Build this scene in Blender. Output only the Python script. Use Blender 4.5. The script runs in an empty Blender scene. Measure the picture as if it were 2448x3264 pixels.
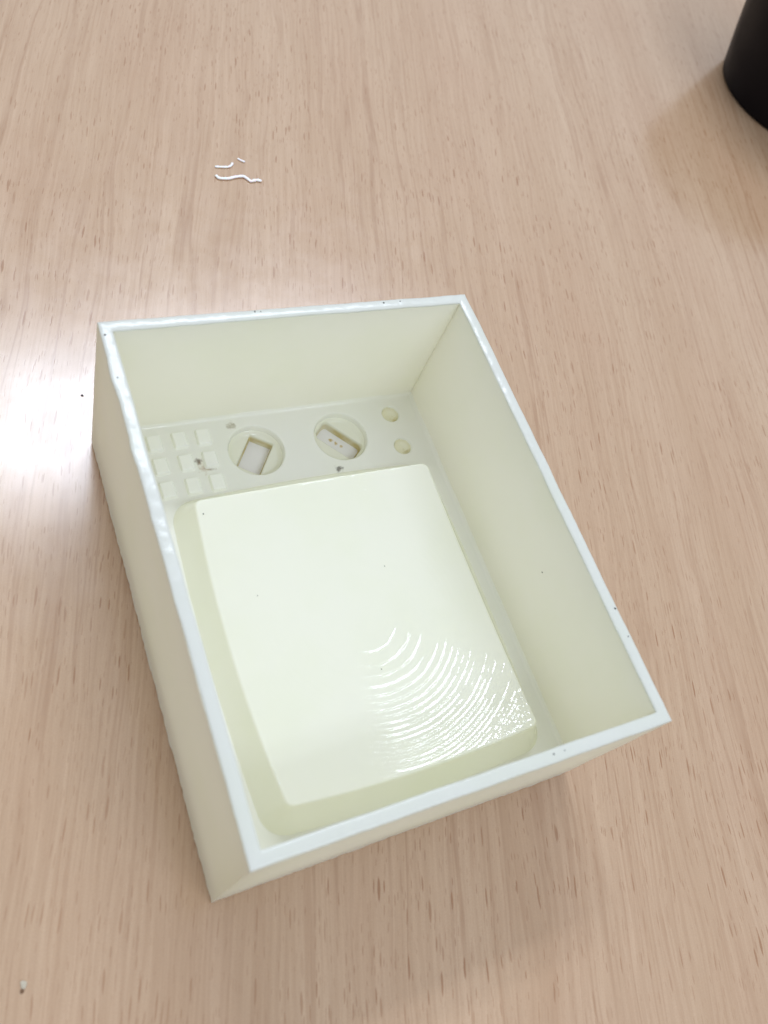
import bpy, bmesh, math, random
import numpy as np
from mathutils import Matrix, Vector, noise

S = bpy.context.scene
MM = 0.001
# ------------------------------------------------------------------ camera
cam_d = bpy.data.cameras.new('camera')
cam = bpy.data.objects.new('camera', cam_d)
S.collection.objects.link(cam)
cam.matrix_world = Matrix(((0.89095, 0.16949, -0.42128, -0.08388),
                           (-0.34008, 0.86383, -0.37168, -0.07344),
                           (0.30091, 0.47442, 0.82727, 0.21876),
                           (0, 0, 0, 1)))
cam_d.sensor_fit = 'VERTICAL'
cam_d.sensor_height = 4.8
cam_d.sensor_width = 3.6
cam_d.lens = 4.8 * 2797.57 / 3264
cam_d.clip_start = 0.01
cam_d.clip_end = 50
cam_d.dof.use_dof = True
cam_d.dof.focus_distance = 0.262
cam_d.dof.aperture_fstop = 2.2
S.camera = cam
# ------------------------------------------------------------------ light
S.view_settings.view_transform = 'Standard'
S.view_settings.look = 'None'
S.view_settings.exposure = 0.06
S.view_settings.gamma = 1.0
S.view_settings.use_curve_mapping = False
S.cycles.max_bounces = 16
S.cycles.diffuse_bounces = 10
S.cycles.glossy_bounces = 6
S.cycles.transmission_bounces = 8
S.cycles.use_denoising = True
S.cycles.caustics_reflective = False
S.cycles.caustics_refractive = False

w = bpy.data.worlds.new('World')
S.world = w
w.use_nodes = True
bg = w.node_tree.nodes['Background']
# the room around: a pale lit ceiling overhead, dimmer walls towards the horizon
_wt = w.node_tree
_s = _wt.nodes.new('ShaderNodeSeparateXYZ')
_r = _wt.nodes.new('ShaderNodeMapRange')
_r.interpolation_type = 'SMOOTHSTEP'
_c = _wt.nodes.new('ShaderNodeMix')
_c.data_type = 'RGBA'
_n = _wt.nodes.new('ShaderNodeTexCoord')
_wt.links.new(_n.outputs['Generated'], _s.inputs[0])
_wt.links.new(_s.outputs[2], _r.inputs[0])
_r.inputs[1].default_value = 0.12
_r.inputs[2].default_value = 0.55
_wt.links.new(_r.outputs[0], _c.inputs[0])
_c.inputs[6].default_value = (0.36, 0.36, 0.36, 1)
_c.inputs[7].default_value = (0.80, 0.85, 0.92, 1)
_wt.links.new(_c.outputs[2], bg.inputs['Color'])
bg.inputs['Strength'].default_value = 0.90


def ceiling_lamp(name, loc, sx, sy, power, rz=0.0):
    d = bpy.data.lights.new(name, 'AREA')
    d.shape = 'RECTANGLE'
    d.size = sx
    d.size_y = sy
    d.energy = power
    d.color = (0.78, 0.86, 1.0)
    o = bpy.data.objects.new(name, d)
    S.collection.objects.link(o)
    o.location = loc
    o.rotation_euler = (0, 0, rz)
    return o


# the two tubes of the ceiling fitting behind the box: their glare lies on the table, the box's shadow falls towards the camera
ceiling_lamp('ceiling_tube', (0.52, 1.495, 2.0), 1.28, 0.15, 16)
ceiling_lamp('ceiling_tube', (0.52, 1.275, 2.0), 1.28, 0.15, 16)
# the next fitting of the same ceiling, on the photographer's side: it lights the inside of the far wall
ceiling_lamp('ceiling_tube', (0.52, -1.15, 2.0), 1.28, 0.15, 8.5)
ceiling_lamp('ceiling_tube', (0.52, -1.37, 2.0), 1.28, 0.15, 8.5)


# ------------------------------------------------------------------ helpers
def link(name, me, mats, parent=None):
    o = bpy.data.objects.new(name, me)
    S.collection.objects.link(o)
    if not isinstance(mats, (list, tuple)):
        mats = [mats]
    for m in mats:
        me.materials.append(m)
    if parent is not None:
        o.parent = parent
    return o


def tag(o, label=None, cat=None, group=None, kind=None):
    if label: o['label'] = label
    if cat: o['category'] = cat
    if group: o['group'] = group
    if kind: o['kind'] = kind
    return o


def mesh(name, V, F, smooth=True):
    me = bpy.data.meshes.new(name)
    me.from_pydata([tuple(v) for v in V], [], [tuple(f) for f in F])
    me.validate()
    bm = bmesh.new()
    bm.from_mesh(me)
    bmesh.ops.remove_doubles(bm, verts=bm.verts, dist=1e-7)
    bmesh.ops.recalc_face_normals(bm, faces=bm.faces)
    bm.to_mesh(me)
    bm.free()
    if smooth:
        me.polygons.foreach_set('use_smooth', [True] * len(me.polygons))
    return me


def auto_smooth(me, ang):
    me.set_sharp_from_angle(angle=math.radians(ang))


def heightfield(name, xs, ys, Z, zb, mask=None):
    """closed solid below the height field Z[iy, ix], flat bottom zb; mask = cells kept"""
    ny, nx = len(ys), len(xs)
    if mask is None:
        mask = np.ones((ny - 1, nx - 1), bool)
    X, Y = np.meshgrid(xs, ys)
    V = np.concatenate([np.stack([X, Y, Z], -1).reshape(-1, 3),
                        np.stack([X, Y, np.full_like(Z, zb)], -1).reshape(-1, 3)])
    n = nx * ny
    iy, ix = np.nonzero(mask)
    a = iy * nx + ix
    F = [np.stack([a, a + 1, a + nx + 1, a + nx], 1)]
    mp = np.pad(mask, 1)
    fan = []
    for dy, dx, p, q in ((-1, 0, 0, 1), (1, 0, nx + 1, nx), (0, -1, nx, 0), (0, 1, 1, nx + 1)):
        edge = mask & ~mp[1 + dy:1 + dy + mask.shape[0], 1 + dx:1 + dx + mask.shape[1]]
        iy, ix = np.nonzero(edge)
        a = iy * nx + ix
        F.append(np.stack([a + p, a + p + n, a + q + n, a + q], 1))
        fan.append(np.stack([a + q + n, a + p + n, np.full_like(a, 2 * n)], 1))
    F = np.concatenate(F)
    G = np.concatenate(fan)
    V = np.concatenate([V, [[(xs[0] + xs[-1]) / 2, (ys[0] + ys[-1]) / 2, zb]]])
    used = np.unique(np.concatenate([F.ravel(), G.ravel()]))
    remap = -np.ones(2 * n + 1, int)
    remap[used] = np.arange(len(used))
    me = bpy.data.meshes.new(name)
    V = V[used] * MM
    F = remap[F]; G = remap[G]
    me.vertices.add(len(V))
    me.vertices.foreach_set('co', V.astype(np.float32).ravel())
    me.loops.add(F.size + G.size)
    me.loops.foreach_set('vertex_index', np.concatenate([F.ravel(), G.ravel()]))
    me.polygons.add(len(F) + len(G))
    me.polygons.foreach_set('loop_start', np.concatenate([np.arange(0, F.size, 4), F.size + np.arange(0, G.size, 3)]))
    me.polygons.foreach_set('loop_total', np.concatenate([np.full(len(F), 4), np.full(len(G), 3)]))
    me.update(calc_edges=True)
    me.validate()
    me.polygons.foreach_set('use_smooth', [True] * len(me.polygons))
    me.set_sharp_from_angle(angle=math.radians(62))
    return me


def vnoise(X, Y, f, seed=0.0):
    """smooth value noise on arrays"""
    x = X * f + seed * 17.3
    y = Y * f - seed * 9.1
    x0 = np.floor(x); y0 = np.floor(y)
    fx = x - x0; fy = y - y0
    fx = fx * fx * (3 - 2 * fx); fy = fy * fy * (3 - 2 * fy)
    def h(a, b):
        s = np.sin(a * 127.1 + b * 311.7 + seed * 74.7) * 43758.5453
        return s - np.floor(s)
    return (h(x0, y0) * (1 - fx) + h(x0 + 1, y0) * fx) * (1 - fy) + (h(x0, y0 + 1) * (1 - fx) + h(x0 + 1, y0 + 1) * fx) * fy - 0.5


def sstep(a, b, x):
    t = np.clip((x - a) / (b - a), 0, 1)
    return t * t * (3 - 2 * t)


# ------------------------------------------------------------------ materials
class NT:
    def __init__(self, name):
        self.m = bpy.data.materials.new(name)
        self.m.use_nodes = True
        self.t = self.m.node_tree
        self.b = self.t.nodes['Principled BSDF']

    def n(self, kind, **kw):
        nd = self.t.nodes.new(kind)
        for k, v in kw.items():
            if k in nd.bl_rna.properties and k not in nd.inputs:
                setattr(nd, k, v)
            else:
                nd.inputs[k.replace('_', ' ') if k not in nd.inputs else k].default_value = v
        return nd

    def l(self, a, b):
        self.t.links.new(a, b)

    def math(self, op, a, b=None, clamp=False):
        nd = self.t.nodes.new('ShaderNodeMath')
        nd.operation = op
        nd.use_clamp = clamp
        for i, v in enumerate((a, b)):
            if v is None: continue
            if isinstance(v, (int, float)): nd.inputs[i].default_value = v
            else: self.l(v, nd.inputs[i])
        return nd.outputs[0]

    def mapr(self, v, a, b, c=0.0, d=1.0, smooth=True):
        nd = self.t.nodes.new('ShaderNodeMapRange')
        nd.interpolation_type = 'SMOOTHSTEP' if smooth else 'LINEAR'
        self.l(v, nd.inputs[0])
        for i, x in enumerate((a, b, c, d)): nd.inputs[i + 1].default_value = x
        return nd.outputs[0]

    def mix(self, f, a, b, mode='MIX'):
        nd = self.t.nodes.new('ShaderNodeMix')
        nd.data_type = 'RGBA'
        nd.blend_type = mode
        for i, v in ((0, f), (6, a), (7, b)):
            if isinstance(v, (int, float)): nd.inputs[i].default_value = v
            elif isinstance(v, tuple): nd.inputs[i].default_value = (*v, 1)
            else: self.l(v, nd.inputs[i])
        return nd.outputs[2]

    def noise(self, vec, scale, detail=3, rough=0.5, dist=0.0):
        nd = self.t.nodes.new('ShaderNodeTexNoise')
        nd.inputs['Scale'].default_value = scale
        nd.inputs['Detail'].default_value = detail
        nd.inputs['Roughness'].default_value = rough
        nd.inputs['Distortion'].default_value = dist
        if vec is not None: self.l(vec, nd.inputs['Vector'])
        return nd.outputs[0]

    def mapping(self, vec, scale=(1, 1, 1), rot=(0, 0, 0), loc=(0, 0, 0)):
        nd = self.t.nodes.new('ShaderNodeMapping')
        nd.inputs['Scale'].default_value = scale
        nd.inputs['Rotation'].default_value = rot
        nd.inputs['Location'].default_value = loc
        self.l(vec, nd.inputs['Vector'])
        return nd.outputs[0]

    def coord(self):
        return self.t.nodes.new('ShaderNodeTexCoord').outputs['Object']

    def bump(self, h, strength, dist):
        nd = self.t.nodes.new('ShaderNodeBump')
        nd.inputs['Strength'].default_value = strength
        nd.inputs['Distance'].default_value = dist
        self.l(h, nd.inputs['Height'])
        self.l(nd.outputs[0], self.b.inputs['Normal'])
        return nd


def wood_material():
    k = NT('beech_laminate')
    co = k.coord()
    # turn so that local y runs along the grain
    g0 = k.mapping(co, rot=(0, 0, math.radians(17.5)))
    # slow meander of the grain across its run
    warp = k.noise(k.mapping(g0, scale=(7, 2.2, 1)), 1.0, 2, 0.45)
    warp2 = k.noise(k.mapping(g0, scale=(60, 14, 1)), 1.0, 2, 0.5)
    sh = k.math('ADD', k.math('MULTIPLY', k.math('SUBTRACT', warp, 0.5), 0.022),
                k.math('MULTIPLY', k.math('SUBTRACT', warp2, 0.5), 0.006))
    sep = k.t.nodes.new('ShaderNodeSeparateXYZ'); k.l(g0, sep.inputs[0])
    cmb = k.t.nodes.new('ShaderNodeCombineXYZ')
    k.l(k.math('ADD', sep.outputs[0], sh), cmb.inputs[0]); k.l(sep.outputs[1], cmb.inputs[1])
    g = cmb.outputs[0]
    base = (0.560, 0.370, 0.238)
    # broad soft bands
    broad = k.noise(k.mapping(g, scale=(46, 2.2, 1)), 1.0, 3, 0.55)
    c = k.mix(k.mapr(broad, 0.30, 0.72), (0.500, 0.340, 0.215), (0.560, 0.397, 0.265))
    cloud = k.noise(k.mapping(g0, scale=(22, 12, 1)), 1.0, 3, 0.55)
    c = k.mix(k.mapr(cloud, 0.35, 0.8, 0, 0.35), c, (0.50, 0.31, 0.20))
    # fine fibre
    fibre = k.noise(k.mapping(g, scale=(900, 26, 1)), 1.0, 4, 0.6)
    c = k.mix(k.mapr(fibre, 0.25, 0.75, 0.0, 0.45), c, (0.36, 0.215, 0.120))
    # long thin growth lines, stronger in some areas
    line = k.noise(k.mapping(g, scale=(125, 2.4, 1)), 1.0, 2, 0.5)
    ln = k.math('ABSOLUTE', k.math('SUBTRACT', line, 0.5))
    lmask = k.mapr(ln, 0.0, 0.028, 1.0, 0.0)
    where = k.mapr(k.noise(k.mapping(g0, scale=(14, 7, 1), loc=(3, 1, 0)), 1.0, 1), 0.38, 0.62, 0.40, 1.0)
    brk = k.mapr(k.noise(k.mapping(g, scale=(260, 60, 1)), 1.0, 3), 0.30, 0.62, 0.25, 1.0)
    lf = k.math('MULTIPLY', k.math('MULTIPLY', lmask, where), k.math('MULTIPLY', brk, 0.58))
    c = k.mix(lf, c, (0.33, 0.185, 0.100))
    l2 = k.noise(k.mapping(g, scale=(240, 3.4, 1), loc=(7, 2, 0)), 1.0, 2, 0.5)
    m2 = k.mapr(k.math('ABSOLUTE', k.math('SUBTRACT', l2, 0.5)), 0.0, 0.030, 1.0, 0.0)
    b2 = k.mapr(k.noise(k.mapping(g, scale=(200, 22, 1), loc=(2, 5, 0)), 1.0, 3), 0.38, 0.62, 0.0, 1.0)
    c = k.mix(k.math('MULTIPLY', k.math('MULTIPLY', m2, b2), 0.30), c, (0.345, 0.190, 0.100))
    # short dark pores, thinner where the growth lines run dense
    pden = k.mapr(k.noise(k.mapping(g0, scale=(16, 9, 1), loc=(8, 4, 0)), 1.0, 2), 0.36, 0.60, 0.60, 1.0)
    hsum = None
    for sx, sy, thr, seed, dark in ((560, 56, 0.120, 0.0, 0.85), (820, 84, 0.110, 5.3, 0.70), (1300, 130, 0.12, 9.1, 0.50)):
        jit = k.noise(k.mapping(g, scale=(700, 240, 1), loc=(seed, 0, 0)), 1.0, 2)
        jv = k.t.nodes.new('ShaderNodeCombineXYZ')
        k.l(k.math('MULTIPLY', k.math('SUBTRACT', jit, 0.5), 0.22), jv.inputs[0])
        ad = k.t.nodes.new('ShaderNodeVectorMath'); ad.operation = 'ADD'
        k.l(k.mapping(g, scale=(sx, sy, 1), loc=(seed, seed * 1.7, 0)), ad.inputs[0]); k.l(jv.outputs[0], ad.inputs[1])
        v = k.t.nodes.new('ShaderNodeTexVoronoi')
        v.voronoi_dimensions = '2D'
        v.inputs['Scale'].default_value = 1.0
        v.inputs['Randomness'].default_value = 1.0
        k.l(ad.outputs[0], v.inputs['Vector'])
        sc = k.t.nodes.new('ShaderNodeSeparateColor'); k.l(v.outputs['Color'], sc.inputs[0])
        rad = k.mapr(sc.outputs[0], 0.15, 1.0, thr * 0.25, thr * 1.5, False)
        d = k.math('DIVIDE', v.outputs['Distance'], rad)
        msk = k.math('MULTIPLY', k.mapr(d, 0.70, 1.10, 1.0, 0.0), k.mapr(sc.outputs[1], 0.1, 0.9, 0.25, 1.0))
        msk = k.math('MULTIPLY', msk, k.math('MULTIPLY', pden, dark))
        c = k.mix(msk, c, (0.285, 0.135, 0.058))
        hsum = msk if hsum is None else k.math('ADD', hsum, msk)
    # print grain and a slight dusty film
    fine = k.noise(co, 2600, 2, 0.6)
    c = k.mix(k.mapr(fine, 0.3, 0.7, 0.0, 0.22), c, (0.38, 0.22, 0.12))
    k.l(c, k.b.inputs['Base Color'])
    sm = k.noise(k.mapping(co, scale=(90, 90, 90)), 1.0, 4, 0.6)
    k.l(k.mapr(sm, 0.3, 0.75, 0.17, 0.25), k.b.inputs['Roughness'])
    k.b.inputs['IOR'].default_value = 1.52
    k.b.inputs['Coat Weight'].default_value = 0.5
    k.b.inputs['Coat Roughness'].default_value = 0.18
    mott = k.noise(k.mapping(g, scale=(420, 260, 1)), 1.0, 3, 0.6)
    h = k.math('SUBTRACT', k.math('MULTIPLY', mott, 0.5), k.math('MULTIPLY', hsum, 0.5))
    k.bump(h, 0.22, 0.00010)
    return k.m


RESIN = (0.950, 0.945, 0.872)


def resin_material(name, col=RESIN, rough=0.16, bump=None, spots=(), through=0.30, tint=(0.99, 0.99, 0.955), film=None, coat_ior=1.5, ztint=None):
    """glossy translucent resin: diffuse body, light passing through its thin walls, clear wet film on top"""
    k = NT(name)
    co = k.coord()
    n1 = k.noise(co, 55, 4, 0.55)
    c = k.mix(k.mapr(n1, 0.35, 0.75, 0.0, 0.5), col, (col[0] * 0.97, col[1] * 0.985, col[2] * 0.93))
    for (x, y, z, r, sc, amt) in spots:
        vd = k.t.nodes.new('ShaderNodeVectorMath'); vd.operation = 'DISTANCE'
        wob = k.t.nodes.new('ShaderNodeTexNoise'); wob.inputs['Scale'].default_value = 900; wob.inputs['Detail'].default_value = 4
        k.l(co, wob.inputs['Vector'])
        vd.inputs[1].default_value = (x * MM, y * MM, z * MM)
        k.l(co, vd.inputs[0])
        d = k.math('ADD', vd.outputs['Value'], k.math('MULTIPLY', k.math('SUBTRACT', wob.outputs[0], 0.5), r * MM * 2.2))
        c = k.mix(k.mapr(d, r * MM * 0.15, r * MM * 1.1, amt, 0.0), c, sc)
    if ztint:                                          # yellow-brown tint by height, stronger towards the bottom of the slots
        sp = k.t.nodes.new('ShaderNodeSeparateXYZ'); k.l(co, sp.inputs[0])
        band = k.mapr(sp.outputs[2], ztint[0] * MM, ztint[1] * MM, 0.9, 0.0)
        c = k.mix(k.math('MULTIPLY', band, k.mapr(k.noise(co, 160, 3), 0.35, 0.6, 0.45, 1.0)), c, ztint[2])
    k.l(c, k.b.inputs['Base Color'])
    k.b.inputs['Specular IOR Level'].default_value = 0.0
    k.b.inputs['Roughness'].default_value = 0.6
    k.b.inputs['Coat Weight'].default_value = 1.0
    k.b.inputs['Coat IOR'].default_value = coat_ior
    k.b.inputs['Coat Roughness'].default_value = rough
    bp = k.t.nodes.new('ShaderNodeBump')
    if film is not None:
        k.l(film(k, co), bp.inputs['Height'])
        bp.inputs['Strength'].default_value = 1.0
        bp.inputs['Distance'].default_value = 1.0
        k.l(bp.outputs[0], k.b.inputs['Coat Normal'])
    elif bump:
        k.l(k.noise(k.mapping(co, scale=bump[2]), bump[0], 4, 0.55), bp.inputs['Height'])
        bp.inputs['Strength'].default_value = bump[1]
        bp.inputs['Distance'].default_value = 0.0003
        k.l(bp.outputs[0], k.b.inputs['Coat Normal'])
    if through > 0:
        tr = k.t.nodes.new('ShaderNodeBsdfTranslucent')
        k.l(k.mix(1.0, c, tint, 'MULTIPLY'), tr.inputs['Color'])
        mx = k.t.nodes.new('ShaderNodeMixShader')
        mx.inputs[0].default_value = through
        k.l(k.b.outputs[0], mx.inputs[1]); k.l(tr.outputs[0], mx.inputs[2])
        k.l(mx.outputs[0], k.t.nodes['Material Output'].inputs['Surface'])
    return k.m


KB, LAY, PCX, PCY = 2.2e-3, 0.21, 3.5, -9.0            # bowl of the raised plate (mm): curvature, print layer, centre


def print_steps(k, co):
    """film over the printed layers of the bowl: rounded terraces, broken by runs and pits; height in metres"""
    sp = k.t.nodes.new('ShaderNodeSeparateXYZ'); k.l(co, sp.inputs[0])
    x = k.math('SUBTRACT', k.math('MULTIPLY', sp.outputs[0], 1000.0), PCX)
    y = k.math('SUBTRACT', k.math('MULTIPLY', sp.outputs[1], 1000.0), PCY)
    r2 = k.math('ADD', k.math('MULTIPLY', x, x), k.math('MULTIPLY', y, y))
    r = k.math('SQRT', r2)
    w1 = k.math('MULTIPLY', k.math('SUBTRACT', k.noise(co, 90, 2, 0.5), 0.5), 0.38)
    w2 = k.math('MULTIPLY', k.math('SUBTRACT', k.noise(co, 650, 2, 0.5), 0.5), 0.06)
    ph = k.math('ADD', k.math('ADD', k.math('MULTIPLY', r2, KB / LAY), 0.45), k.math('ADD', w1, w2))
    fr = k.math('FRACT', ph)
    spacing = k.math('DIVIDE', LAY / (2 * KB), k.math('MAXIMUM', r, 3.5))
    hw = k.math('MINIMUM', k.math('DIVIDE', 0.37, spacing), 0.48)
    t = k.math('DIVIDE', k.math('ADD', k.math('SUBTRACT', fr, 0.5), hw), k.math('MULTIPLY', hw, 2.0), clamp=True)
    ts = k.math('MULTIPLY', k.math('MULTIPLY', t, t), k.math('SUBTRACT', 3.0, k.math('MULTIPLY', t, 2.0)))
    t = k.math('ADD', k.math('MULTIPLY', ts, 0.4), k.math('MULTIPLY', t, 0.6))
    step = k.math('MULTIPLY', k.math('SUBTRACT', t, fr), LAY)
    amp = k.mapr(r, 6.0, 10.0)
    wn = k.t.nodes.new('ShaderNodeTexWhiteNoise'); wn.noise_dimensions = '1D'
    k.l(k.math('FLOOR', ph), wn.inputs['W'])
    amp = k.math('MULTIPLY', amp, k.mapr(wn.outputs['Value'], 0.0, 1.0, 0.55, 1.06, False))
    brk = k.mapr(k.noise(co, 210, 3, 0.6), 0.30, 0.60, 0.60, 1.15)
    h = k.math('MULTIPLY', step, k.math('MULTIPLY', amp, brk))
    pit = k.math('MULTIPLY', k.math('SUBTRACT', k.noise(co, 620, 1, 0.4), 0.5), k.mapr(r, 43.0, 48.0, 0.0, 0.40))
    pit = k.math('MULTIPLY', pit, k.mapr(k.math('SUBTRACT', x, y), 35.0, 55.0, 0.12, 1.0))
    rip = k.math('MULTIPLY', k.math('SUBTRACT', k.noise(co, 480, 2, 0.5), 0.5), 0.013)
    h = k.math('ADD', h, k.math('ADD', pit, rip))
    gn = k.t.nodes.new('ShaderNodeNewGeometry'); gs = k.t.nodes.new('ShaderNodeSeparateXYZ')
    k.l(gn.outputs['True Normal'], gs.inputs[0])
    h = k.math('MULTIPLY', h, k.mapr(gs.outputs[2], 0.80, 0.93))       # only on the top, not on the sloping sides
    return k.math('MULTIPLY', h, 0.001)


M_WOOD = wood_material()
BROWN = (0.16, 0.10, 0.05)
GREY = (0.22, 0.20, 0.17)
M_WALL = resin_material('resin_wall', bump=(1.0, 0.05, (40, 40, 300)), rough=0.34, through=0.32)
M_FLOOR = resin_material('resin_floor', rough=0.05, through=0.28, bump=(380, 0.06, (1, 1, 1)), spots=(
    (-24.9, 46.4, 8.9, 1.2, BROWN, 0.9), (-22.2, 44.2, 8.9, 1.6, (0.30, 0.22, 0.14), 0.8),
    (-23.5, 44.6, 8.9, 2.4, (0.60, 0.48, 0.34), 0.6),
    (-12.6, 56.5, 8.9, 1.5, (0.42, 0.37, 0.25), 0.7), (14.6, 37.2, 8.9, 1.4, GREY, 0.9)))
M_PLATE = resin_material('resin_plate', rough=0.04, film=print_steps, through=0.42, coat_ior=1.62)
M_RIM = resin_material('sanded_rim', col=(0.80, 0.81, 0.77), rough=0.20, bump=(1.0, 0.4, (330, 330, 600)), through=0.3, tint=(0.97, 0.97, 0.93))
M_PAD = resin_material('raised_block', col=(0.96, 0.96, 0.91), rough=0.08, bump=(600, 0.08, (1, 1, 1)))
M_KNOB = resin_material('knob_recess', rough=0.06, col=(0.91, 0.905, 0.78), ztint=(4.9, 6.2, (0.62, 0.50, 0.19)))
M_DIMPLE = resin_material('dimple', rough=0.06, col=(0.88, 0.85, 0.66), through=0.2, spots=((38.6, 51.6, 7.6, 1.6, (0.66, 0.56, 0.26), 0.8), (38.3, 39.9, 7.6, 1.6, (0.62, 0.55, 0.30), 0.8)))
M_SLOT = resin_material('slot_floor', col=(0.93, 0.92, 0.91), rough=0.30, spots=((17.6, 50.0, 3.75, 0.9, (0.62, 0.42, 0.05), 0.8), (18.9, 48.6, 3.75, 0.8, (0.62, 0.42, 0.05), 0.8), (20.2, 47.3, 3.75, 0.6, (0.62, 0.45, 0.1), 0.7)))

# ------------------------------------------------------------------ the table
V = []
tx0, tx1, ty0, ty1, tz = -0.55, 0.75, -0.45, 0.62, -0.025
bm = bmesh.new()
r = bmesh.ops.create_cube(bm, size=1.0)
for v in bm.verts:
    v.co = Vector(((tx0 + tx1) / 2 + v.co.x * (tx1 - tx0), (ty0 + ty1) / 2 + v.co.y * (ty1 - ty0), tz / 2 + v.co.z * -tz))
bmesh.ops.bevel(bm, geom=[e for e in bm.edges], offset=0.0015, segments=2, affect='EDGES')
me = bpy.data.meshes.new('table_top')
bm.to_mesh(me); bm.free()
table = link('table_top', me, M_WOOD)
tag(table, 'pale beech laminate table top with short dark grain flecks', 'table', kind='structure')

# ------------------------------------------------------------------ the resin box
W2, L2, H, T, FZ = 50.0, 62.65, 51.73, 2.91, 8.87
box = bpy.data.objects.new('open_box', None)
S.collection.objects.link(box)
box.empty_display_size = 0.02
tag(box, 'open pale greenish cast resin box with recessed panel and raised plate, lying on wooden table', 'box')


def wob(p, amp, f, seed):
    q = Vector((p[0] * f + seed, p[1] * f, p[2] * f))
    n = noise.noise_vector(q)
    return Vector(p) + n * amp


def lattice(fn, nu, nv, nw):
    """closed surface of a deformed unit cube"""
    V, F, idx = [], [], {}
    def vi(i, j, k):
        key = (i, j, k)
        if key not in idx:
            idx[key] = len(V)
            V.append(fn(i / nu, j / nv, k / nw))
        return idx[key]
    for i in range(nu):
        for j in range(nv):
            for k in (0, nw):
                F.append((vi(i, j, k), vi(i + 1, j, k), vi(i + 1, j + 1, k), vi(i, j + 1, k)))
        for k in range(nw):
            for j in (0, nv):
                F.append((vi(i, j, k), vi(i + 1, j, k), vi(i + 1, j, k + 1), vi(i, j, k + 1)))
    for j in range(nv):
        for k in range(nw):
            for i in (0, nu):
                F.append((vi(i, j, k), vi(i, j + 1, k), vi(i, j + 1, k + 1), vi(i, j, k + 1)))
    return V, F


oc = [Vector((-W2, -L2, 0)), Vector((W2, -L2, 0)), Vector((W2, L2, 0)), Vector((-W2, L2, 0))]
ic = [Vector((-W2 + T, -L2 + T, 0)), Vector((W2 - T, -L2 + T, 0)), Vector((W2 - T, L2 - T, 0)), Vector((-W2 + T, L2 - T, 0))]
WT = H - 0.55
for s in range(4):
    a, b, c, d = oc[s], oc[(s + 1) % 4], ic[s], ic[(s + 1) % 4]
    n = 90 if s % 2 == 0 else 112

    def fn(u, v, w_, a=a, b=b, c=c, d=d):
        o = a.lerp(b, u); i = c.lerp(d, u)
        p = o.lerp(i, v)
        z0 = 0.03 + 0.65 * max(0.0, 0.5 + noise.noise(Vector((p.x * 0.03, p.y * 0.03, 7.0)))) * (p.x < -49 or p.x > 49)
        z = z0 + (WT - z0) * w_
        q = wob((p.x, p.y, z), 0.10, 0.07, 3.0)
        q = wob(q, 0.05, 0.35, 8.0)
        if w_ < 0.03:                                   # ragged casting flash along the bottom edge
            q = q + Vector((0, 0, 1)) * max(0.0, 0.22 * noise.noise(Vector((p.x * 0.5, p.y * 0.5, 4.0))))
            q = wob(q, 0.22, 0.6, 1.0)
            q.z = max(q.z, 0.02)
        return q * MM
    V, F = lattice(fn, n, 3, 40)
    me = mesh('wall', V, F)
    auto_smooth(me, 50)
    link('wall', me, M_WALL, box)

# rim: one sanded, slightly melted ring on top of the four walls
sec = []
for k in range(20):
    t = 2 * math.pi * k / 20
    cx, cy = math.cos(t), math.sin(t)
    e = 0.72
    sec.append((math.copysign(abs(cx) ** e, cx), math.copysign(abs(cy) ** e, cy)))
path = []
for s in range(4):
    n = 220 if s % 2 == 0 else 280
    for i in range(n):
        path.append((s, i / n))
V, F = [], []
for s, u in path:
    o = oc[s].lerp(oc[(s + 1) % 4], u); i = ic[s].lerp(ic[(s + 1) % 4], u)
    for (cx, cy) in sec:
        v = 0.5 + 0.5 * cx * (1 + 0.03)
        p = o.lerp(i, v)
        z = H - 0.45 + 0.45 * cy
        q = wob((p.x, p.y, z), 0.16, 0.10, 3.0)
        q = wob(q, 0.05, 0.55, 21.0)
        q = wob(q, 0.025, 1.4, 33.0)
        if s == 3 and cx < 0:                           # drips of resin hanging over the outer edge of one long side
            g = max(0.0, noise.noise(Vector((p.y * 0.16, 2.0, 0.3))) - 0.12)
            q = q + Vector((-0.7 * g, 0, -0.6 * g * (cy < 0.2)))
        V.append(q * MM)
ns, npth = len(sec), len(path)
for i in range(npth):
    for k in range(ns):
        F.append((i * ns + k, i * ns + (k + 1) % ns, ((i + 1) % npth) * ns + (k + 1) % ns, ((i + 1) % npth) * ns + k))
rim = link('rim', mesh('rim', V, F), M_RIM, box)
rim['label'] = 'whiter sanded rim of the box'

# inner floor with its pits
ix0, ix1, iy0, iy1 = -W2 + T - 0.25, W2 - T + 0.25, -L2 + T - 0.25, L2 - T + 0.25
xs = np.concatenate([[ix0], np.arange(ix0 + 0.2, ix1 - 0.1, 0.22), [ix1]])
ys = np.concatenate([np.arange(iy0, -54, 0.25), np.arange(-54, 33, 1.2), np.arange(33, iy1 - 0.05, 0.22), [iy1]])
X, Y = np.meshgrid(xs, ys)
Z = np.full_like(X, FZ)
Z += 0.05 * vnoise(X, Y, 0.12, 1) + 0.02 * vnoise(X, Y, 0.7, 2)
dw = np.minimum(np.minimum(X - (-W2 + T), (W2 - T) - X), np.minimum(Y - (-L2 + T), (L2 - T) - Y))
R = 1.3
dd = np.clip(R - dw, 0, R * 0.98)
Z += R - np.sqrt(np.maximum(R * R - dd * dd, 0))
SQ = [(x, y) for y in (53.8, 46.4, 38.9) for x in (-35.3, -28.3, -21.6)]
SW, SH, SD = 1.85, 2.45, 0.95


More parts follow.
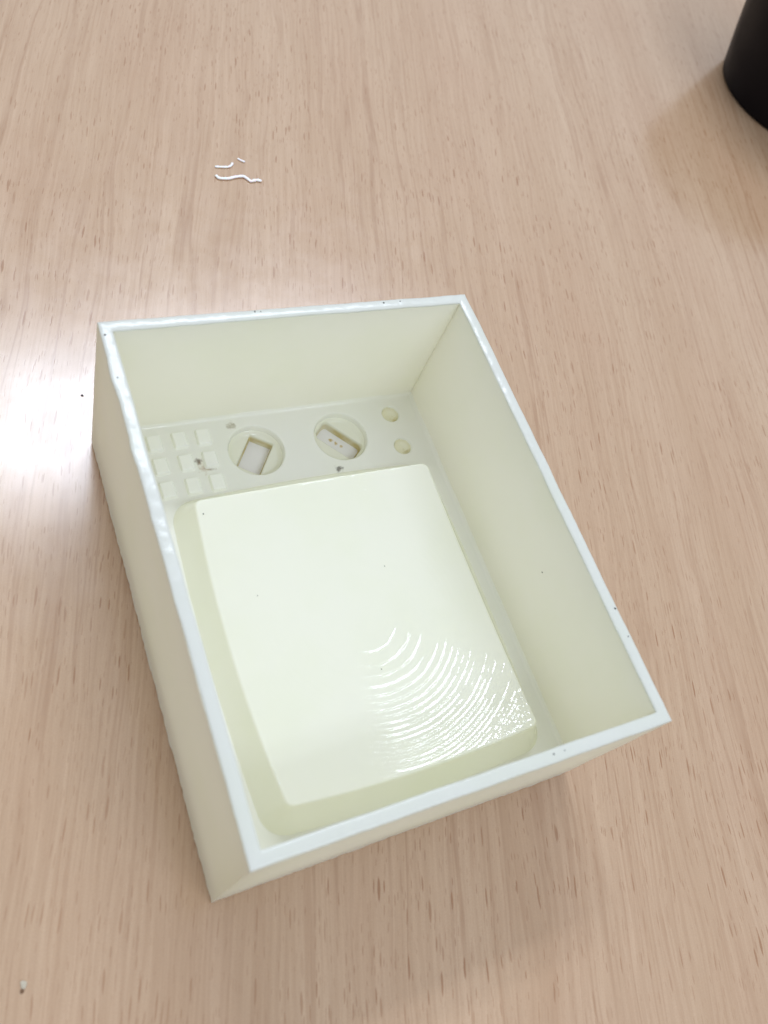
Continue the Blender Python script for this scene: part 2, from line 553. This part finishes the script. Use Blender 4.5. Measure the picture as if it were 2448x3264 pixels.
def rbox(X, Y, cx, cy, hx, hy, r, ang=0.0):
    dx, dy = X - cx, Y - cy
    c, s = math.cos(ang), math.sin(ang)
    u = np.abs(c * dx + s * dy) - hx + r
    v = np.abs(-s * dx + c * dy) - hy + r
    return np.hypot(np.maximum(u, 0), np.maximum(v, 0)) + np.minimum(np.maximum(u, v), 0) - r


KN = [(-7.7, 47.4, math.radians(54)), (18.9, 47.9, math.radians(-49))]
KR, KD, SLD = 8.1, 2.6, 5.2
for (x, y, a) in KN:
    sd = np.hypot(X - x, Y - y) - KR
    Z -= (KD + 0.6) * sstep(0.25, -0.7, sd) + (SLD - KD + 0.2) * sstep(-0.5, -1.0, sd)
BT = [(37.6, 53.2), (37.3, 41.4)]
BR_, BD = 2.9, 2.1


def dimple(r):
    return BD * np.sqrt(np.clip(1 - (r / BR_) ** 2, 0, 1)) * sstep(BR_ + 0.25, BR_ - 0.6, r)


for (x, y) in BT:
    Z -= dimple(np.hypot(X - x, Y - y)) + 0.25 * sstep(BR_, BR_ - 0.5, np.hypot(X - x, Y - y))
floor = link('floor_panel', heightfield('floor_panel', xs, ys, Z, 0.6), M_FLOOR, box)

# nine small raised blocks
xs = np.linspace(-SW - 0.5, SW + 0.5, 31); ys = np.linspace(-SH - 0.5, SH + 0.5, 37)
X, Y = np.meshgrid(xs, ys)
sd = rbox(X, Y, 0, 0, SW, SH, 0.45)
Z = FZ - 0.12 + (SD + 0.12) * sstep(0.42, -0.22, sd) + 0.04 * vnoise(X, Y, 0.5, 7)
pad_me = heightfield('raised_block', xs, ys, Z, FZ - 0.6, None)
for i, (x, y) in enumerate(SQ):
    o = link('raised_block', pad_me, M_PAD if i == 0 else [], box)
    o.location = (x * MM, y * MM, 0)
    o.rotation_euler = (0, 0, 0.03 * math.sin(i * 2.3))

# knob recesses: a round pit floor with a deeper bar-shaped slot
for i, (x, y, a) in enumerate(KN):
    hw = 3.6 if i == 0 else 3.25
    xs = np.arange(x - KR - 0.1, x + KR + 0.2, 0.17); ys = np.arange(y - KR - 0.1, y + KR + 0.2, 0.17)
    X, Y = np.meshgrid(xs, ys)
    rr = np.hypot(X - x, Y - y)
    Z = FZ - KD + 0.05 * vnoise(X, Y, 0.25, 4 + i)
    Z += 0.9 * sstep(KR - 2.3, KR - 0.2, rr) ** 2          # dished edge
    hl = 5.7 if i == 0 else 6.9
    sl = rbox(X, Y, x, y, hl, hw, 0.5 if i == 0 else 1.6, a)
    Z -= (SLD - KD) * sstep(0.20, -0.35, sl)
    xc = (xs[:-1] + xs[1:]) / 2; yc = (ys[:-1] + ys[1:]) / 2
    XC, YC = np.meshgrid(xc, yc)
    mask = np.hypot(XC - x, YC - y) < KR - 0.25
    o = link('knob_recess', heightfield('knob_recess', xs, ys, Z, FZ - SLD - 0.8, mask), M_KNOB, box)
    xs = np.arange(-hl + 0.3, hl - 0.25, 0.25); ys = np.arange(-hw + 0.3, hw - 0.25, 0.25)
    X, Y = np.meshgrid(xs, ys)
    Z = FZ - SLD + 0.10 + 0.04 * vnoise(X, Y, 0.6, 3)
    c, s = math.cos(a), math.sin(a)
    xc = (xs[:-1] + xs[1:]) / 2; yc = (ys[:-1] + ys[1:]) / 2
    XC, YC = np.meshgrid(xc, yc)
    mask = rbox(XC, YC, 0, 0, hl - 0.3, hw - 0.3, 0.5 if i == 0 else 1.5) < 0
    mask &= np.hypot(XC, YC) < KR - 1.0
    sm = heightfield('slot', xs, ys, Z, FZ - SLD - 0.5, mask)
    sm.transform(Matrix.Translation((x * MM, y * MM, 0)) @ Matrix.Rotation(a, 4, 'Z'))
    link('slot', sm, M_SLOT, o)

# two small round dimples
for (x, y) in BT:
    xs = np.arange(x - BR_, x + BR_ + 0.05, 0.14); ys = np.arange(y - BR_, y + BR_ + 0.05, 0.14)
    X, Y = np.meshgrid(xs, ys)
    Z = FZ - dimple(np.hypot(X - x, Y - y)) + 0.02
    xc = (xs[:-1] + xs[1:]) / 2; yc = (ys[:-1] + ys[1:]) / 2
    XC, YC = np.meshgrid(xc, yc)
    link('button_recess', heightfield('button_recess', xs, ys, Z, FZ - 3.0, np.hypot(XC - x, YC - y) < BR_ - 0.25), M_DIMPLE, box)

# raised plate: a shallow bowl printed in fine steps, barrel-shaped outline, sloping sides
px0, px1, py0, py1 = -40.5, 44.5, -57.5, 37.0
st = 0.22
xs = np.arange(px0, px1, st); ys = np.arange(py0, py1, st)
X, Y = np.meshgrid(xs, ys)
ty = np.clip((Y + 9.5) / 40, -1, 1); txx = np.clip((X - 2.5) / 33.5, -1, 1)
left = -31.5 - 1.4 * (1 - ty ** 2)
right = 37.3 + 1.2 * (1 - ty ** 2)
front = -50.3 - 1.2 * (1 - txx ** 2)
back = 29.9 + 1.3 * (1 - txx ** 2)
rc = 1.7
cxm, cym = (left + right) / 2, (front + back) / 2
u = np.abs(X - cxm) - (right - left) / 2 + rc
v = np.abs(Y - cym) - (back - front) / 2 + rc
sd = np.hypot(np.maximum(u, 0), np.maximum(v, 0)) + np.minimum(np.maximum(u, v), 0) - rc
rr2 = (X - PCX) ** 2 + (Y - PCY) ** 2
rr = np.sqrt(rr2)
ztop = 12.0 + KB * rr2 + 0.012 * vnoise(X, Y, 0.25, 12)
SL = 4.9                                                  # run of the sloping sides
prof = 1 - np.clip(sd, 0, SL) / SL
side = FZ - 0.25 + (ztop - FZ + 0.25) * (0.72 * prof + 0.28 * prof ** 2.2)
Z = np.where(sd <= 0, ztop, side)
for _ in range(3):                                         # soften the shoulder and the foot only
    P = np.pad(Z, 1, mode='edge')
    B = (P[:-2, 1:-1] + P[2:, 1:-1] + P[1:-1, :-2] + P[1:-1, 2:] + 2 * Z) / 6
    Z = np.where((np.abs(sd) < 0.6) | (sd > SL - 1.5), B, Z)
xc = (xs[:-1] + xs[1:]) / 2; yc = (ys[:-1] + ys[1:]) / 2
sdc = (sd[:-1, :-1] + sd[1:, 1:]) / 2
plate = link('raised_plate', heightfield('raised_plate', xs, ys, Z, FZ - 0.8, sdc < SL - 0.05), M_PLATE, box)

# ------------------------------------------------------------------ black cup beyond the box
k = NT('black_plastic')
k.b.inputs['Base Color'].default_value = (0.004, 0.0035, 0.006, 1)
k.l(k.mapr(k.noise(k.coord(), 60, 3), 0.3, 0.7, 0.40, 0.52), k.b.inputs['Roughness'])
k.b.inputs['Specular IOR Level'].default_value = 0.12
M_BLACK = k.m
prof = [(0.0, 0.6), (34.0, 0.6), (38.2, 0.0), (39.4, 0.5), (40.1, 1.8), (44.3, 16), (51.5, 42), (53.6, 50), (54.2, 51.2), (53.8, 52), (52.4, 51.4), (49.6, 42), (42.2, 16), (37.5, 4.5), (34, 3.6), (0.0, 3.6)]
V, F = [], []
na = 96
for (r_, z) in prof:
    for j in range(na):
        t = 2 * math.pi * j / na
        V.append((r_ * math.cos(t) * MM, r_ * math.sin(t) * MM, z * MM))
for i in range(len(prof) - 1):
    for j in range(na):
        F.append((i * na + j, i * na + (j + 1) % na, (i + 1) * na + (j + 1) % na, (i + 1) * na + j))
cup = bpy.data.objects.new('black_cup', None)
S.collection.objects.link(cup)
cup.location = (0.3425, 0.2175, 0.0)
me = mesh('cup_body', V, F); auto_smooth(me, 40)
link('cup_body', me, M_BLACK, cup)
tag(cup, 'black flared round container standing on the wooden table behind the box', 'container')

# ------------------------------------------------------------------ white plastic strands on the table
k = NT('white_strand')
k.b.inputs['Base Color'].default_value = (0.90, 0.90, 0.92, 1)
k.b.inputs['Roughness'].default_value = 0.35
k.b.inputs['Subsurface Weight'].default_value = 0.2
k.b.inputs['Subsurface Scale'].default_value = 0.0004
M_STR = k.m


def strand(pts, r0, label, seed):
    pts = [Vector(p) for p in pts]
    P = []
    n = len(pts)
    for i in range(n - 1):
        p0, p1, p2, p3 = pts[max(i - 1, 0)], pts[i], pts[i + 1], pts[min(i + 2, n - 1)]
        for j in range(8):
            t = j / 8
            P.append(0.5 * ((2 * p1) + (p2 - p0) * t + (2 * p0 - 5 * p1 + 4 * p2 - p3) * t * t + (3 * p1 - p0 - 3 * p2 + p3) * t ** 3))
    P.append(pts[-1])
    V, F = [], []
    m = len(P)
    for i, p in enumerate(P):
        d = (P[min(i + 1, m - 1)] - P[max(i - 1, 0)]).normalized()
        side = Vector((-d.y, d.x, 0)).normalized()
        e = min(1.0, 0.45 + 0.30 * min(i, m - 1 - i))
        r_ = r0 * e * (1 + 0.35 * noise.noise(Vector((i * 0.35, seed, 0))))
        for k_ in range(10):
            t = 2 * math.pi * k_ / 10
            V.append(((p.x + side.x * math.cos(t) * r_) * MM, (p.y + side.y * math.cos(t) * r_) * MM, (r0 * 0.75 + 0.03 + math.sin(t) * r_ * 0.7) * MM))
    for i in range(m - 1):
        for k_ in range(10):
            F.append((i * 10 + k_, i * 10 + (k_ + 1) % 10, (i + 1) * 10 + (k_ + 1) % 10, (i + 1) * 10 + k_))
    F.append(tuple(range(10))); F.append(tuple((m - 1) * 10 + k_ for k_ in range(10)))
    o = link('plastic_strand', mesh('plastic_strand', V, F), M_STR)
    tag(o, label, 'strand', 'white strands on the table')


strand([(14.12, 165.33, 0), (15.09, 163.83, 0), (18.35, 163.61, 0), (21.07, 164.32, 0), (23.96, 164.58, 0), (25.2, 163.52, 0), (26.23, 162.19, 0), (28.5, 162.65, 0), (30.35, 162.13, 0)],
       0.55, 'longest, zigzag-bent white plastic strand lying on the wooden table', 1)
strand([(15.03, 169.62, 0), (17.2, 169.42, 0), (19.71, 169.4, 0), (21.19, 170.15, 0), (22.14, 171.48, 0)],
       0.42, 'short white plastic strand with one upturned end on the wooden table', 2)
strand([(24.59, 173.77, 0), (25.51, 172.81, 0), (26.94, 171.85, 0)],
       0.36, 'shortest, nearly straight scrap of white plastic strand on the wooden table', 3)

# ------------------------------------------------------------------ crumbs and specks
k = NT('dark_grit')
k.b.inputs['Base Color'].default_value = (0.02, 0.018, 0.016, 1)
k.b.inputs['Roughness'].default_value = 0.7
M_GRIT = k.m
k = NT('brown_dent')
k.b.inputs['Base Color'].default_value = (0.16, 0.085, 0.04, 1)
k.b.inputs['Roughness'].default_value = 0.7
M_DENT = k.m
M_CRUMB = resin_material('resin_crumb', col=(0.66, 0.60, 0.48), rough=0.4)


def grain_mesh(name, r_, seed, flat=0.6):
    bm = bmesh.new()
    bmesh.ops.create_icosphere(bm, subdivisions=2, radius=1.0)
    for v in bm.verts:
        n = noise.noise_vector(v.co * 1.1 + Vector((seed, seed * 2, 0)))
        v.co = v.co + n * 0.55
        v.co = Vector((v.co.x * r_, v.co.y * r_ * 0.75, v.co.z * r_ * flat)) * MM
    me = bpy.data.meshes.new(name)
    bm.to_mesh(me); bm.free()
    return me


def grain(name, loc, r_, seed, label, cat, m, group=None, flat=0.6):
    o = link(name, grain_mesh(name, r_, seed, flat), m)
    o.location = Vector(loc) * MM
    o.rotation_euler = (0, 0, seed * 1.3)
    tag(o, label, cat, group)
    return o


grain('dirt_speck', (-49.25, 78.6, 0.15), 0.36, 2, 'black speck of dirt on the glare patch of the table beside the box', 'speck', M_GRIT)
grain('resin_crumb', (-90.4, -65.1, 0.15), 0.8, 4, 'whitish crumb of resin on the wooden table', 'crumb', M_CRUMB, flat=0.28)
grain('wood_dent', (-90.8, -66.1, 0.08), 0.55, 6, 'dark brown fragment standing for a dent beside the whitish crumb', 'dent', M_DENT, flat=0.25)  # flat dark fragment added in place of a dent in the table
grain('dirt_speck', (-30.1, 26.1, 17.3), 0.20, 11, 'small black speck on the plate corner next to the raised blocks', 'speck', M_GRIT)
for i, (p, r_) in enumerate((((-22.0, 2.2, 14.0), 0.15), ((15.1, 3.1, 12.85), 0.15), ((3.8, -24.2, 12.7), 0.15))):
    grain('dirt_speck', p, r_, 12 + i, 'tiny dark speck on the smooth middle of the raised plate', 'speck', M_GRIT, 'specks on the middle of the plate')
RIM_SPECKS = (
    ('dark speck on the rim corner above the small raised blocks', None, (((-49.1, 58.6), 0.26),)),
    ('tiny dark speck on the long rim running past the raised blocks', None, (((-49.0, 46.5), 0.18),)),
    ('dark speck on the long rim on the side of the two dimples', 'specks on the long rim', (((49.2, -34.35), 0.25), ((49.0, -41.6), 0.2))),
    ('dark speck on the short rim beside the rippled end of the plate', 'specks on the near short rim', (((17.6, -60.9), 0.2), ((20.5, -60.9), 0.17))),
    ('tiny dark speck on the short rim above the round recesses', 'specks on the far short rim', (((-11.9, 62.0), 0.22), ((24.0, 61.6), 0.25), ((29.0, 61.7), 0.22), ((-10.4, 61.9), 0.18))))
for n_, (lab, grp, spots) in enumerate(RIM_SPECKS):
    for i, (p, r_) in enumerate(spots):
        grain('dirt_speck', (p[0], p[1], H), r_, 31 + i + 7 * n_, lab, 'speck', M_GRIT, grp)
o = grain('dirt_speck', (47.0, -15.8, 33.8), 0.2, 55, 'tiny dark speck on the inner face of the box wall', 'speck', M_GRIT)
